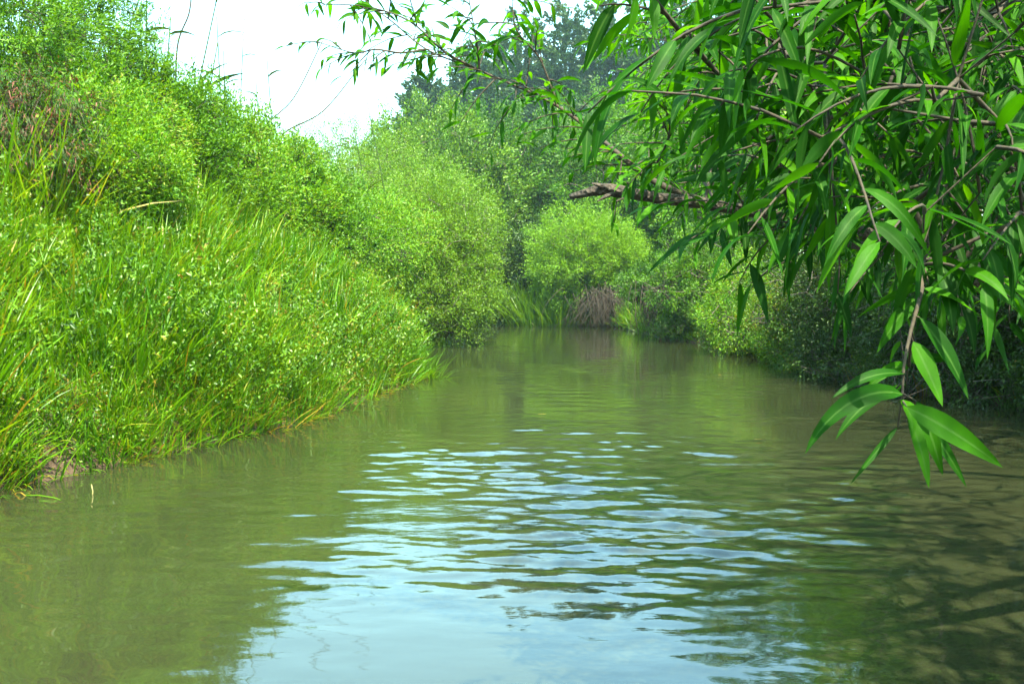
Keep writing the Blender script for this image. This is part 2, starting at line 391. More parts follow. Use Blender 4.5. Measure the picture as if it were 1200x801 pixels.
def crown_points(r, blobs, n):
    """points spread through lumpy ellipsoids, denser towards the outside"""
    vol = np.array([b[3] * b[4] * b[5] for b in blobs]) ** .75; cnt = r.multinomial(n, vol / vol.sum())
    P_, D_ = [], []
    for b, c in zip(blobs, cnt):
        d = unit(r.normal(0, 1, (c, 3))); f = lumpy(r)
        rad = (1 - r.random(c) ** 1.6 * .62) * f(d)
        P_.append(np.array(b[:3]) + d * rad[:, None] * np.array(b[3:6])); D_.append(unit(d / np.array(b[3:6])))
    return np.concatenate(P_), np.concatenate(D_)

def grow(r, starts, targets, step, sag=.0):
    """join every target to the nearest wood already grown; returns nodes, parents"""
    nodes = [np.array(s, float) for s in starts]; par = list(range(-1, len(starts) - 1))
    order = np.argsort(np.linalg.norm(targets - nodes[0], axis=1)); arr = np.empty((len(starts) + len(targets) * 6, 3)); arr[:len(nodes)] = nodes; n = len(nodes); tips = np.zeros(len(targets), int)
    base = nodes[0]
    for ti in order:
        t = targets[ti]; dd = np.linalg.norm(arr[:n] - t, axis=1) + .25 * np.maximum(0, arr[:n, 2] - t[2])
        j = int(np.argmin(dd)); a = arr[j]; L = np.linalg.norm(t - a); m = int(min(5, max(1, round(L / step))))
        off = r.normal(0, .07 * L, 3); off[2] += .06 * L
        pj = j
        for q in range(1, m + 1):
            s = q / m; p = a + (t - a) * s + off * math.sin(math.pi * s)
            arr[n] = p; par.append(pj); pj = n; n += 1
        tips[ti] = n - 1
    return arr[:n].copy(), np.array(par), tips

def wood(g, nodes, par, tips, rtip, rmax, n=5, skip=0, power=.5):
    cnt = np.zeros(len(nodes)); cnt[tips] = 1
    for i in range(len(nodes) - 1, 0, -1):
        if par[i] >= 0: cnt[par[i]] += cnt[i]
    rad = np.minimum(rmax, rtip * np.maximum(cnt, 1) ** power)
    idx = np.arange(max(1, skip), len(nodes)); idx = idx[par[idx] >= 0]
    frustums(g, nodes[par[idx]], nodes[idx], np.minimum(rad[par[idx]], rad[idx] * 1.35), rad[idx], n)
    return rad

def sprays(r, tip, out, per, tw_len, L, W, var_c, spread=.55, droop=0.0, up=.35, var_s=.2):
    """leaves on short shoots round each tip: returns arrays for diamonds()"""
    n = len(tip); k = np.repeat(np.arange(n), per); N = len(k)
    sd = unit(out + r.normal(0, .35, (n, 3)) + np.array([0, 0, up - droop]))
    s = r.uniform(-.25, 1, N)
    base = tip[k] + sd[k] * (s * tw_len)[:, None] + r.normal(0, tw_len * .22, (N, 3))
    d = unit(sd[k] + r.normal(0, spread, (N, 3)) + np.array([0, 0, -droop]))
    v = np.clip(var_c[k] + r.normal(0, var_s, N), 0, 1)
    return base, d, L * r.uniform(.6, 1.25, N), W * r.uniform(.7, 1.2, N), v

def bush(name, label, cat, group, seed, base, blobs, tips, per, L, W, mleaf, mwood, tw=.35, rtip=.006, rmax=.14, stems=1,
         var=(.45, .18), droop=0., up=.35, spread=.55, dead=0.0, step=.5, blade=False, clip=True):
    r = np.random.default_rng(seed); base = np.array(base, float)
    pts, out = crown_points(r, blobs, tips)
    if clip:
        keep = pts[:, 2] > np.maximum(height(pts[:, 0], pts[:, 1]), 0) + .06; pts, out = pts[keep], out[keep]
    root = empty(name, base, label, cat, group)
    top = np.mean([b[:3] for b in blobs], 0)
    gw = Geo(); allt = []
    for s in range(stems):
        sel = np.arange(len(pts)) % stems == s
        b0 = base + (r.normal(0, .25, 3) * np.array([1, 1, 0]) if stems > 1 else 0) - np.array([0, 0, .1])
        h = (top - b0) * .45 * (1 + r.normal(0, .1)); kk = [b0 + h * t + r.normal(0, .05 * np.linalg.norm(h), 3) * (t > 0) for t in (0, .33, .66, 1)]
        nodes, par, tp = grow(r, kk, pts[sel], step)
        wood(gw, nodes, par, tp, rtip, rmax)
    gw.build('trunk' if cat == 'tree' else 'stems', mwood, root, origin=base)
    vc = np.clip(r.normal(var[0], var[1], len(pts)), 0, .93)
    if dead: vc[r.random(len(pts)) < dead] = 1.0
    gl = Geo(); a = sprays(r, pts, out, per, tw, L, W, vc, spread, droop, up)
    if blade: blades(gl, a[0], a[1], a[2], a[3], .3, a[4], 3, rs=r)
    else: diamonds(gl, a[0], a[1], a[2], a[3], a[4], rs=r)
    gl.build('crown' if cat == 'tree' else 'foliage', mleaf, root, smooth=False, origin=base)
    return root

def gz(x, y): return float(max(0, height(np.array([x]), np.array([y]))[0]))
def at(px, top_py, Y):                     # ground point under photo column px at distance Y, and height of the photo row there
    p = P(px, top_py, Y); return p[0], Y, p[2]

# --- far trees, haze tint painted into their leaves
GF = 'tall trees far behind the river'
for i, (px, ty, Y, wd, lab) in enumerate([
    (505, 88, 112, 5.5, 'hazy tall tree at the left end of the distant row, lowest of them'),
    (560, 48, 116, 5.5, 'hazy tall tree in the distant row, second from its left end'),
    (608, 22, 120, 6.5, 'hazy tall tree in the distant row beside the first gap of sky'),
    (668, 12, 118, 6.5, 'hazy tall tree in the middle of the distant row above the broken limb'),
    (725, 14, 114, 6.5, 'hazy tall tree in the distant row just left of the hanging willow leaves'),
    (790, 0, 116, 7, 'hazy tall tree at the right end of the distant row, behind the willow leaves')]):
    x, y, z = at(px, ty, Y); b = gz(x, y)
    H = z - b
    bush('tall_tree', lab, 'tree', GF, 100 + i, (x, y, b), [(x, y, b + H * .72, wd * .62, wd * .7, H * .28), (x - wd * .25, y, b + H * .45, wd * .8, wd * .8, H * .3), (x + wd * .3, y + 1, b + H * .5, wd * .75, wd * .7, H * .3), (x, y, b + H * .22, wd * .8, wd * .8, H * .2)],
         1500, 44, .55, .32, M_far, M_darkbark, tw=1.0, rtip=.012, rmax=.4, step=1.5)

# --- big willows round the bend
GM = 'bushy willow trees round the bend of the river'
for i, (px, ty, Y, rx, lab, m, tips) in enumerate([
    (500, 128, 56, 4.2, 'broad bushy tree left of centre, under the lowest distant tree', M_olive, 900),
    (590, 122, 60, 4.8, 'broad bushy tree in the middle with a dark limb showing, over the bend', M_mid, 900),
    (690, 112, 62, 5.0, 'broad bushy tree behind the round bright bush on the right bank', M_mid, 900),
    (790, 95, 56, 5.0, 'broad bushy tree right of the round bush, half behind the willow leaves', M_lush, 800),
    (880, 40, 50, 5.0, 'tall bushy tree wholly behind the hanging willow leaves', M_lush, 800)]):
    x, y, z = at(px, ty, Y); b = gz(x, y); H = z - b
    bush('bushy_tree', lab, 'tree', GM, 200 + i, (x, y, b), [(x, y, b + H * .66, rx, rx, H * .34), (x - rx * .5, y - 1, b + H * .42, rx * .8, rx * .9, H * .36), (x + rx * .5, y - 1.5, b + H * .4, rx * .8, rx * .8, H * .36), (x, y - 2.5, b + H * .2, rx, rx * .8, H * .22)],
         int(tips * 1.3), 66, .19, .09, m, M_darkbark, tw=.8, rtip=.010, rmax=.3, step=1.0)

# --- left bank willow bushes over the water
GB = 'willow bushes on the left bank'
for i, (px, ty, Y, rx, lab, m, tips, dx) in enumerate([
    (520, 195, 29, 2.1, 'olive willow bush whose rounded crown hangs over the water at the left', M_olive, 1100, 0),
    (455, 170, 33, 2.6, 'taller olive willow bush just behind the one hanging over the water', M_olive, 900, 0),
    (390, 138, 37, 2.9, 'pale willow bush on the skyline below the bare arching stems', M_olive, 900, 0),
    (410, 235, 24, 1.9, 'yellow green bush between the grass bank and the willow bushes', M_yel, 900, 0)]):
    x, y, z = at(px, ty, Y); b = gz(x, y); H = z - b
    blobs = [(x, y, b + H * .62, rx, rx, H * .38), (x - rx * .4, y - .8, b + H * .4, rx * .9, rx * .9, H * .36)]
    if i == 0: blobs = [(x - .35, y, b + H * .62, rx * .8, rx, H * .38), (x + .1, y - .5, 2.2, rx * .72, rx * .9, 1.5), (x + .15, y - 1, 1.15, rx * .6, rx * .8, .95)]
    bush('willow_bush', lab, 'bush', GB, 300 + i, (x - (.9 if i == 0 else 0), y, gz(x - (.9 if i == 0 else 0), y)), blobs, int(tips * 1.5), 66, .072, .028, m, M_darkbark, tw=.42, rtip=.004, rmax=.1, stems=3, var=(.62, .12), droop=.05)

# --- right bank
bush('round_bush', 'bright green rounded bush on the right bank of the bend', 'bush', None, 401, (3.6, 46.5, gz(3.6, 46.5)),
     [(3.5, 46, 3.2, 2.4, 2.3, 2.0), (4.6, 45.8, 2.6, 1.8, 1.8, 1.7), (2.6, 46, 2.3, 1.6, 1.6, 1.4)], 1700, 60, .11, .042, M_round, M_darkbark, tw=.5, rtip=.005, rmax=.08, stems=4, var=(.92, .1))
GR = 'shrubs along the right bank'
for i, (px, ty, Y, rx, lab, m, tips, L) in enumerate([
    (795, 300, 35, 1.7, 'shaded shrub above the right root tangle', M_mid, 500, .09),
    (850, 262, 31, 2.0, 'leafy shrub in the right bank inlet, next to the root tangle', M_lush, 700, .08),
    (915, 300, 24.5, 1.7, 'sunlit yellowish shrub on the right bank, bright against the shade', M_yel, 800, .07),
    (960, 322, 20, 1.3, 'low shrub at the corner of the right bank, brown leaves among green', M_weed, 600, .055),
    (1030, 250, 18, 1.6, 'shade-dark shrub behind the hanging willow sprig', M_shade, 600, .06),
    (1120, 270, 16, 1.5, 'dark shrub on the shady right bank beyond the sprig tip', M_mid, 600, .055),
    (1210, 240, 14, 1.6, 'shade-dark shrub on the right bank at the edge of the view', M_shade, 600, .055)]):
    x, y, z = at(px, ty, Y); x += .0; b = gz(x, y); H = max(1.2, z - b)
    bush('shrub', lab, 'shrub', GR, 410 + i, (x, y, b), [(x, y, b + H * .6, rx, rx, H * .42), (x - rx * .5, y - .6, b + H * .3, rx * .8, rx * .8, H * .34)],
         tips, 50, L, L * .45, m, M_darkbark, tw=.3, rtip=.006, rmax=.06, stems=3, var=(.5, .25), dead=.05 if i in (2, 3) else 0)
GT = 'tall trees on the right bank behind the willow'
for i, (x, y, H, rx, lab, m) in enumerate([
    (9.5, 34, 10, 3.6, 'tall tree behind the inlet shrubs of the right bank', M_lush),
    (11, 26, 9, 3.4, 'tall leafy tree on the right bank behind the sunlit shrub', M_yel),
    (11, 19, 8.5, 3.2, 'tall tree shading the right bank behind the hanging sprig', M_mid),
    (9.2, 9.0, 8, 3.0, 'tree over the near right bank, mostly behind the willow leaves', M_mid),
    (9.4, 13.5, 8.5, 3.2, 'dark tree between the willow and the tree behind the sprig', M_shade),
    (14, 30, 12, 4.2, 'highest tree of the right bank, far behind the willow', M_mid)]):
    b = gz(x, y)
    bush('leafy_tree', lab, 'tree', GT, 450 + i, (x, y, b), [(x, y, b + H * .68, rx, rx, H * .32), (x - rx * .4, y - 1, b + H * .42, rx * .9, rx * .9, H * .3)],
         900, 60, .13, .055, m, M_darkbark, tw=.55, rtip=.012, rmax=.22, step=.8)

GD = 'shade-dark shrubs closing the bend of the river'  # leaf colour painted dark for the deep shade at the bend
for i, (x, y, h, rx, lab) in enumerate([(-.6, 50.6, 4.4, 2.2, 'shade-dark shrub at the bend between the hanging willow bush and the round bush'),
    (-4.2, 52.6, 4.6, 2.6, 'shade-dark shrub at the bend, mostly hidden by the hanging willow bush'), (1.6, 49.5, 4.6, 1.8, 'shade-dark shrub touching the left side of the round bush')]):
    b = gz(x, y); bush('shade_dark_shrub', lab, 'shrub', GD, 480 + i, (x, y, b), [(x, y, h * .55, rx, rx, h * .5), (x - .3, y - 1, 1.0, rx, rx * .7, 1.1)], 700, 55, .15, .06, M_shade, M_darkbark, tw=.5, rtip=.006, rmax=.1, stems=3)
GW = 'low waterside shrubs at the foot of the right bank'  # the dark ones carry the waterline shadow in their leaf colour
for i, (y, h, rx, lab, m) in enumerate([
    (31.5, 1.3, 1.1, 'low waterside shrub beside the brown root tangle', M_mid), (28.5, 1.4, 1.2, 'low waterside shrub at the back of the inlet', M_mid),
    (25.0, 1.3, 1.2, 'low waterside shrub at the mouth of the inlet', M_shade), (22.0, 1.3, 1.1, 'low waterside shrub under the sunlit yellowish shrub', M_yel),
    (19.0, 1.3, 1.0, 'low waterside shrub at the corner of the right bank, drooping to the water', M_weed), (16.8, 1.3, 1.0, 'low shade-dark waterside shrub seen left of the hanging sprig', M_shade),
    (14.8, 1.3, .9, 'low shade-dark waterside shrub seen behind the hanging sprig', M_shade), (13.0, 1.2, .9, 'low shade-dark waterside shrub seen right of the hanging sprig', M_shade), (11.2, 1.3, .9, 'low shade-dark waterside shrub at the edge of the view', M_shade)]):
    x = float(np.interp(y, [e[1] for e in RIGHT[:11]], [e[0] for e in RIGHT[:11]])) + .35; b = gz(x, y)
    bush('waterside_shrub', lab, 'shrub', GW, 430 + i, (x, y, b), [(x, y, .75 * h, rx, rx, .6 * h), (x - .35, y - .2, .32, rx * .7, rx, .36)], 420, 44, .055, .026, m, M_darkbark, tw=.25, rtip=.004, rmax=.04, stems=3, var=(.4, .2), droop=.2, step=.3, dead=.04)
# root tangles at the waterline
def tangle(seed, x, y, rx, h, n, label):
    r = np.random.default_rng(seed); z0 = gz(x, y); g = Geo(); base = np.array((x, y, z0))
    for i in range(n):
        a = r.uniform(-math.pi, 0); x0 = x + r.normal(0, rx * .4); y0 = y + r.uniform(-.1, .5)
        p0 = np.array((x0, y0, h * r.uniform(.6, 1.0)))
        p3 = np.array((x0 + r.normal(0, rx * .5), y0 - r.uniform(.3, 1.1), r.uniform(-.1, .12)))
        p1 = p0 + np.array((r.normal(0, .15), -r.uniform(.2, .6), r.uniform(0, .3))); p2 = (p1 + p3) / 2 + np.array((r.normal(0, .15), -.15, r.uniform(.0, .2)))
        tube(g, catmull([p0, p1, p2, p3], 4), [r.uniform(.006, .022), .004], 4, rs=r)
    root = empty('root_tangle', base, label, 'roots', 'root tangles hanging into the water')
    g.build('roots', M_root, root, origin=base)
    s = Geo()
    tube(s, [base + (0, .5, -.1), base + (0.05, .2, h * .5), base + (0, .3, h * .9), base + (.1, .5, h * 1.2)], [.16, .13, .1, .05], 8, bump=.08, rs=r)
    s.build('stump', M_darkbark, root, origin=base)
tangle(1, 4.1, 44.2, 1.5, 1.7, 190, 'dark tangle of roots under the round bright bush')
tangle(2, 5.1, 33.2, 1.1, 1.9, 170, 'brown tangle of roots and dead stems right of the round bush')
tangle(3, 6.5, 13.9, .9, .8, 70, 'shaded roots hanging from the near right bank')

# ------------------------------------------------------------------ ground cover on banks
def cover(side, y0, y1, d0, d1, n, r):
    """random points on a bank, with downslope direction"""
    edge = LEFT if side < 0 else RIGHT
    ex = np.array([e[0] for e in edge[:13]]); ey = np.array([e[1] for e in edge[:13]])
    y = r.uniform(y0, y1, n * 2); d = d0 + (d1 - d0) * r.random(n * 2) ** 1.1
    x = np.interp(y, ey, ex) + side * d
    k = ~inside(x, y); x, y = x[k][:n], y[k][:n]
    z = height(x, y); e = .1
    gx = (height(x + e, y) - z) / e; gy = (height(x, y + e) - z) / e
    return np.stack([x, y, z], 1), np.stack([-gx, -gy, 0 * gx], 1)

def grass_clumps(g, side, y0, y1, d0, d1, n, per, L, W, r, vmean=.5, lean=.0, bend=.13, rad=.12, segs=4, straw=.05):
    c, dn = cover(side, y0, y1, d0, d1, n, r)
    n = len(c); k = np.repeat(np.arange(n), per); N = len(k)
    patch = .5 + .5 * wob(c[:, 0] * 1.0, c[:, 1] * 1.0, 1.1); p2 = .5 + .5 * wob(c[:, 0] + 7, c[:, 1] + c[:, 2] * 2, 2.1)
    big = .5 + .5 * np.sin(c[:, 0] * 2.1 + 1.3 * np.sin(c[:, 1] * 1.7)) * np.sin(c[:, 1] * 2.3 + np.sin(c[:, 0] * 3.1) + 1)
    kp = r.random(n) < .38 + 1.1 * big; c, dn, patch, p2, big = c[kp], dn[kp], patch[kp], p2[kp], big[kp]; n = len(c); k = np.repeat(np.arange(n), per); N = len(k)
    Lc = L * (.30 + .35 * patch + .65 * big + .35 * r.random(n)); vc = np.clip(vmean + .34 * (p2 - .5) + r.normal(0, .15, n), 0, .84)
    vc = np.where(r.random(n) < straw, .95, vc)
    off = r.normal(0, rad, (N, 2)); b = c[k].copy(); b[:, :2] += off; b[:, 2] = height(b[:, 0], b[:, 1]) - .02
    b[:, 2] = np.maximum(b[:, 2], -.03)
    d = np.stack([off[:, 0] * 2.2, off[:, 1] * 2.2, np.ones(N)], 1) + lean * dn[k] * .6 + r.normal(0, .24, (N, 3)) + r.normal(0, .16, (n, 3))[k]
    blades(g, b, d, Lc[k] * r.uniform(.5, 1.15, N), W * r.uniform(.6, 1.3, N), bend * r.uniform(.3, 1.8, N), np.clip(vc[k] + r.normal(0, .07, N), 0, 1), segs, rs=r)

r = np.random.default_rng(21)
g = Geo()
grass_clumps(g, -1, 5.2, 12, .05, 6.5, 3800, 22, .50, .012, r)
grass_clumps(g, -1, 12, 21, .05, 6.5, 3600, 20, .55, .015, r)
grass_clumps(g, -1, 6, 21, 0, .45, 1000, 14, .22, .009, r, straw=.5, lean=.6, bend=.35, rad=.08)
grass_clumps(g, -1, 6, 20, .4, 6.0, 2300, 12, .75, .022, r, vmean=.66, bend=.09, straw=.03)
grass_clumps(g, -1, 8, 21, 2.5, 6.5, 650, 14, 1.15, .024, r, vmean=.7, bend=.09, straw=.02)
grass_clumps(g, -1, 5.2, 21, 6, 11, 1400, 18, .7, .018, r)
grass_clumps(g, -1, -4, 5.2, 0, 6, 1200, 14, .5, .016, r)
grass_clumps(g, -1, 21, 36, 0, 4, 900, 18, .7, .02, r)
tag(g.build('grass', M_grass, smooth=False), 'long bright grass covering the left bank down to the water', 'grass', kind='stuff')
g = Geo()
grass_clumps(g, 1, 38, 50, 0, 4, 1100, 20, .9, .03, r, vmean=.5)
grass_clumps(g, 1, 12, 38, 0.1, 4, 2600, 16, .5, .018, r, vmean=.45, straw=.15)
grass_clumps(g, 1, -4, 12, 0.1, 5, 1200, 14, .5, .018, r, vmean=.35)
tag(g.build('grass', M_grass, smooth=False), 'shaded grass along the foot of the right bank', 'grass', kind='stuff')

def weeds(g, side, y0, y1, d0, d1, n, per, h, L, r, vmean=.45, pale=.1):
    c, dn = cover(side, y0, y1, d0, d1, n, r); n = len(c)
    k = np.repeat(np.arange(n), per); N = len(k)
    hh = h * (.5 + r.random(n)) * (.7 + .5 * wob(c[:, 0], c[:, 1], 1.5)); dr = unit(np.stack([0 * hh, 0 * hh, 1 + 0 * hh], 1) + .5 * dn + r.normal(0, .25, (n, 3)))
    s = r.random(N) ** .7
    b = c[k] + dr[k] * (s * hh[k])[:, None] + r.normal(0, .035, (N, 3)); d = r.normal(0, 1, (N, 3)) + dr[k] * .5; d[:, 2] += .15
    vc = np.clip(r.normal(vmean, .15, n), 0, .88); vc[r.random(n) < pale] = .95
    diamonds(g, b, d, L * r.uniform(.6, 1.3, N), L * .5 * r.uniform(.7, 1.2, N), np.clip(vc[k] + r.normal(0, .08, N), 0, 1), up=.8, rs=r)
g = Geo()
weeds(g, -1, 5.5, 20, .2, 6.5, 1700, 30, .45, .045, r, pale=.04)
weeds(g, -1, 7, 21, 2.6, 6.5, 1300, 40, .8, .06, r, vmean=.62, pale=.03)
weeds(g, -1, 9.5, 17.5, .1, 2.2, 650, 40, .7, .055, r, vmean=.5, pale=.10)
weeds(g, -1, 6, 20, .3, 6, 420, 36, .8, .06, r, vmean=.62, pale=.03)
weeds(g, -1, 6, 20, .3, 6, 420, 46, .7, .055, r, vmean=.15, pale=.0)
weeds(g, -1, 6, 18, 0, .35, 700, 20, .2, .035, r, pale=.3)
weeds(g, -1, 18, 32, .0, 3, 900, 40, .9, .07, r, vmean=.6)
weeds(g, -1, -4, 5.5, 0, 5, 600, 30, .5, .05, r)
tag(g.build('weeds', M_weed, smooth=False), 'leafy weeds and bramble growing through the left bank grass', 'weeds', kind='stuff')
g = Geo()
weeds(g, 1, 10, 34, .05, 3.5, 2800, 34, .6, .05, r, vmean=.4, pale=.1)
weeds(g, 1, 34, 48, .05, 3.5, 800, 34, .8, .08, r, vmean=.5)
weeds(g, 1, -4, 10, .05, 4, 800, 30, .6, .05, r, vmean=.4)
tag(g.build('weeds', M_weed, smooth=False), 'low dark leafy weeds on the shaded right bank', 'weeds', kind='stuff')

# --- left bank shrubs and reeds on the skyline
GL = 'shrubs along the top of the left bank'
for i, (px, ty, Y, rx, lab, m, tips, L, W, dr, dead) in enumerate([
    (0, -50, 14, 1.5, 'tall bushy shrub in the corner of the left bank skyline', M_lush, 1000, .09, .026, .1, 0),
    (118, -25, 16, 1.15, 'narrow leaved shrub at the left edge of the open sky', M_lush, 800, .10, .020, .1, 0),
    (30, 88, 11.5, .75, 'shrub with drooping dark brown dead leaves on the left bank', M_brown, 420, .09, .012, .8, 0),
    (168, 112, 13.2, .55, 'small shrub with reddish brown withered tips below the skyline', M_yel, 300, .06, .022, .3, .25),
    (100, 120, 12.4, .95, 'yellow green shrub on the upper left bank beside the brown one', M_yel, 800, .06, .026, 0, .0),
    (185, 88, 16, 1.2, 'yellow green shrub on the left bank behind the withered one', M_lush, 800, .07, .030, 0, 0),
    (250, 122, 18, 1.2, 'yellow green shrub on the left bank under the thin reeds', M_yel, 900, .07, .030, 0, .0),
    (310, 158, 20, 1.3, 'low bright shrub where the left bank skyline drops', M_yel, 900, .08, .034, 0, 0),
    (355, 196, 20.5, 1.2, 'bright leafy shrub at the end of the left grass bank', M_lush, 800, .08, .034, 0, 0)]):
    x, y, z = at(px, ty, Y); b = gz(x, y); H = max(.7, z - b)
    bush('bank_shrub', lab, 'shrub', GL, 500 + i, (x, y, b), [(x, y, b + H * .64, rx, rx * .9, H * .36), (x + rx * .3, y - .4, b + H * .28, rx * .95, rx * .9, H * .32)],
         tips, 46, L, W, m, M_twig, tw=.24, rtip=.003, rmax=.03, stems=4, var=(.62, .14), droop=dr, dead=dead, step=.3, blade=W < .021)

GRD = 'thin reeds standing against the sky'
def reed(seed, foot, top, label, leaves=7, Ll=.32, arch=.25, plume=False, group=GRD, name='reed', W=.014):
    r = np.random.default_rng(seed); foot = np.array(foot, float); top = np.array(top, float); L = np.linalg.norm(top - foot)
    mid = (foot + top) / 2 + np.array((0, 0, arch * L * .5)) + r.normal(0, .02 * L, 3)
    pts = catmull([foot, (foot * .6 + mid * .4) + np.array((0, 0, arch * L * .12)), mid, top], 6)
    root = empty(name, foot, label, 'reed', group)
    g = Geo(); tube(g, pts, [.02, .016, .010], 5, rs=r); g.build('stem', M_reed, root, origin=foot)
    if leaves:
        g = Geo(); t = np.linspace(.4, .97, leaves); idx = (t * (len(pts) - 1)).astype(int); b = pts[idx]
        tg = unit(np.gradient(pts, axis=0))[idx]
        sd = unit(np.stack([np.where(np.arange(leaves) % 2, 1, -1) * r.uniform(.6, 1, leaves), r.normal(0, .4, leaves), r.uniform(-.1, .5, leaves)], 1) + tg * .4)
        blades(g, b, sd, Ll * r.uniform(.6, 1.2, leaves), W, r.uniform(.05, .3, leaves), r.uniform(.2, 1, leaves), 5, rs=r)
        g.build('leaves', M_reed, root, smooth=False, origin=foot)
    if plume:
        g = Geo(); n = 60; s = r.random(n); b = top + (pts[-1] - pts[-2]) * (s * 3)[:, None] * .5
        diamonds(g, b, unit(pts[-1] - pts[-2]) + r.normal(0, .5, (n, 3)), .05, .008, np.ones(n), rs=r); g.build('plume', M_reed, root, origin=foot, smooth=False)
reeds = [((205, 190), (258, -20), 17, 'tallest reed, rising straight out of the picture top by the open sky', 6, False),
         ((215, 200), (255, 50), 17.2, 'reed with long leaves left of the tallest reed tip', 7, False),
         ((262, 190), (254, 20), 19.5, 'upright reed with short side leaves in mid sky', 8, False),
         ((275, 190), (262, 60), 19.6, 'reed whose leaves fan out over the yellow shrub', 9, False),
         ((292, 190), (285, 45), 21, 'thin reed with a small bent tip', 4, True),
         ((306, 190), (300, 95), 21, 'short leafy reed with a dark knot of leaves', 9, False),
         ((322, 195), (313, 70), 21.3, 'reed with one long blade pointing right', 6, False),
         ((185, 170), (200, 20), 16.6, 'reed beside the corner shrub, leaves hanging left', 8, False),
         ((165, 160), (172, -10), 16.2, 'reed in front of the narrow leaved shrub', 9, False),
         ((240, 190), (228, 90), 19.5, 'short reed with purple brown stem against sky', 5, True),
         ((455, 190), (430, 118), 24, 'cattail like reed over the willow bushes, drooping tips', 6, False),
         ((440, 200), (415, 150), 24, 'short reed beside the drooping one over the willow bushes', 5, False)]
for i, (a, b, Y, lab, nl, pl) in enumerate(reeds):
    pa = P(a[0], a[1], Y); pa[2] = gz(pa[0], pa[1]); pb_ = P(b[0], b[1], Y)
    reed(600 + i, pa, pb_, lab, nl, .72 if Y < 23 else .6, .03, pl, W=.066 if Y < 23 else .08)
for i, (a, b, Y, ar, lab) in enumerate([((300, 160), (378, 48), 21.3, -.18, 'bare arching stem, upper one of the pair against the sky'),
                                   ((318, 165), (428, 70), 21, -.22, 'bare arching stem, longer lower one against the sky'),
                                   ((205, 60), (225, -30), 17, 0.02, 'bare thin stem leaning at the top of the sky')]):
    pa = P(a[0], a[1], Y); pa[2] = gz(pa[0], pa[1]); m = P(a[0], a[1], Y); pb_ = P(b[0], b[1], Y)
    foot = pa; root = empty('bare_stem', foot, lab, 'stem', 'bare stems arching against the sky'); g = Geo()
    mid = (m + pb_) / 2 + np.array((0.10, 0, ar))
    tube(g, catmull([foot, foot * .45 + m * .55, m * .85 + mid * .15 + np.array((0, 0, -.05)), mid, pb_], 8), [.018, .017, .015, .012], 5); g.build('stem', M_twig, root, origin=foot)

# tall grass tussocks standing out of the bank
GTU = 'grass tussocks standing out of the left bank'
tus = [(60, 405, 8.6, .55, 'tussock of broad upright blades low on the left of the bank'),
       (215, 350, 10.2, .6, 'tussock of broad blades in the middle of the bank'),
       (110, 265, 9.8, .6, 'tussock below the brown shrub'),
       (300, 270, 12.6, .65, 'tussock high on the bank under the skyline dip'),
       (505, 410, 17.0, .6, 'tussock leaning over the water at the far tip of the grass bank'),
       (345, 330, 13.2, .6, 'tussock above the pale bramble leaves'),
       (140, 500, 8.6, .4, 'small tussock close to the water on the left'),
       (255, 455, 10.2, .5, 'tussock with arching blades just above the waterline'),
       (405, 395, 14.5, .5, 'tussock behind the pale bramble leaves'),
       (20, 300, 8.8, .6, 'tussock at the left edge of the view, half way up the bank')]
for (x, y, h, n, lab) in [(1.2, 46.8, 2.3, 520, 'tall grass clump at the left foot of the round bright bush'), (2.2, 45.9, 1.9, 480, 'lower grass clump touching the water by the round bright bush'), (.3, 48.2, 2.4, 440, 'tall grass clump deepest in the bend, left of the other two')]:
    r = np.random.default_rng(int(y * 10)); base = np.array((x, y, gz(x, y))); off = r.normal(0, .45, (n, 2)); b = base + np.column_stack([off, np.zeros(n)]); b[:, 2] = np.maximum(height(b[:, 0], b[:, 1]), 0) - .02
    g = Geo(); blades(g, b, np.column_stack([off * .5 + r.normal(0, .2, (n, 2)), np.ones(n)]), h * r.uniform(.4, 1.1, n), .03 * r.uniform(.7, 1.3, n), .12 * r.uniform(.2, 2, n), np.clip(r.normal(.66, .1, n), 0, .86), 5, rs=r)
    tag(g.build('grass_clump', M_grass, smooth=False, origin=base), lab, 'grass clump', 'grass clumps at the bend')
for i, (px, py, Y, h, lab) in enumerate(tus):
    r = np.random.default_rng(700 + i); p = P(px, py, Y)
    # slide along the line of sight until it meets the bank
    for Yt in np.arange(6.5, 24, .05):
        q = P(px, py, Yt)
        if q[2] <= gz(q[0], q[1]) + .02: p = q; break
    base = np.array((p[0], p[1], gz(p[0], p[1])))
    n = 70; off = r.normal(0, .07, (n, 2)); b = base + np.column_stack([off, np.zeros(n)]); b[:, 2] = height(b[:, 0], b[:, 1]) - .02
    g = Geo(); d = np.column_stack([off * 4 + r.normal(0, .18, (n, 2)) + np.array([.25, -.15]), np.ones(n)])
    blades(g, b, d, h * r.uniform(.6, 1.4, n), .017 * r.uniform(.7, 1.3, n), .14 * r.uniform(.2, 2, n), np.clip(r.normal(.62, .12, n), 0, .86), 6, rs=r)
    tag(g.build('grass_tussock', M_grass, smooth=False, origin=base), lab, 'grass tussock', GTU)

# ------------------------------------------------------------------ the overhanging willow
r = np.random.default_rng(77)
trunk_base = np.array((8.2, 5.0, gz(8.2, 5.0)))
W0 = empty('willow_tree', trunk_base, 'willow tree leaning in from the right with long leaves over the water', 'tree')
fork = np.array((6.6, 4.6, 3.1))
g = Geo(); tube(g, catmull([trunk_base - (0, 0, .2), trunk_base + (-.2, 0, .8), trunk_base + (-.8, -.2, 1.6), fork], 6), [.30, .24, .2, .17], 14, bump=.04, rs=r)
g.build('trunk', M_bark, W0, origin=trunk_base)

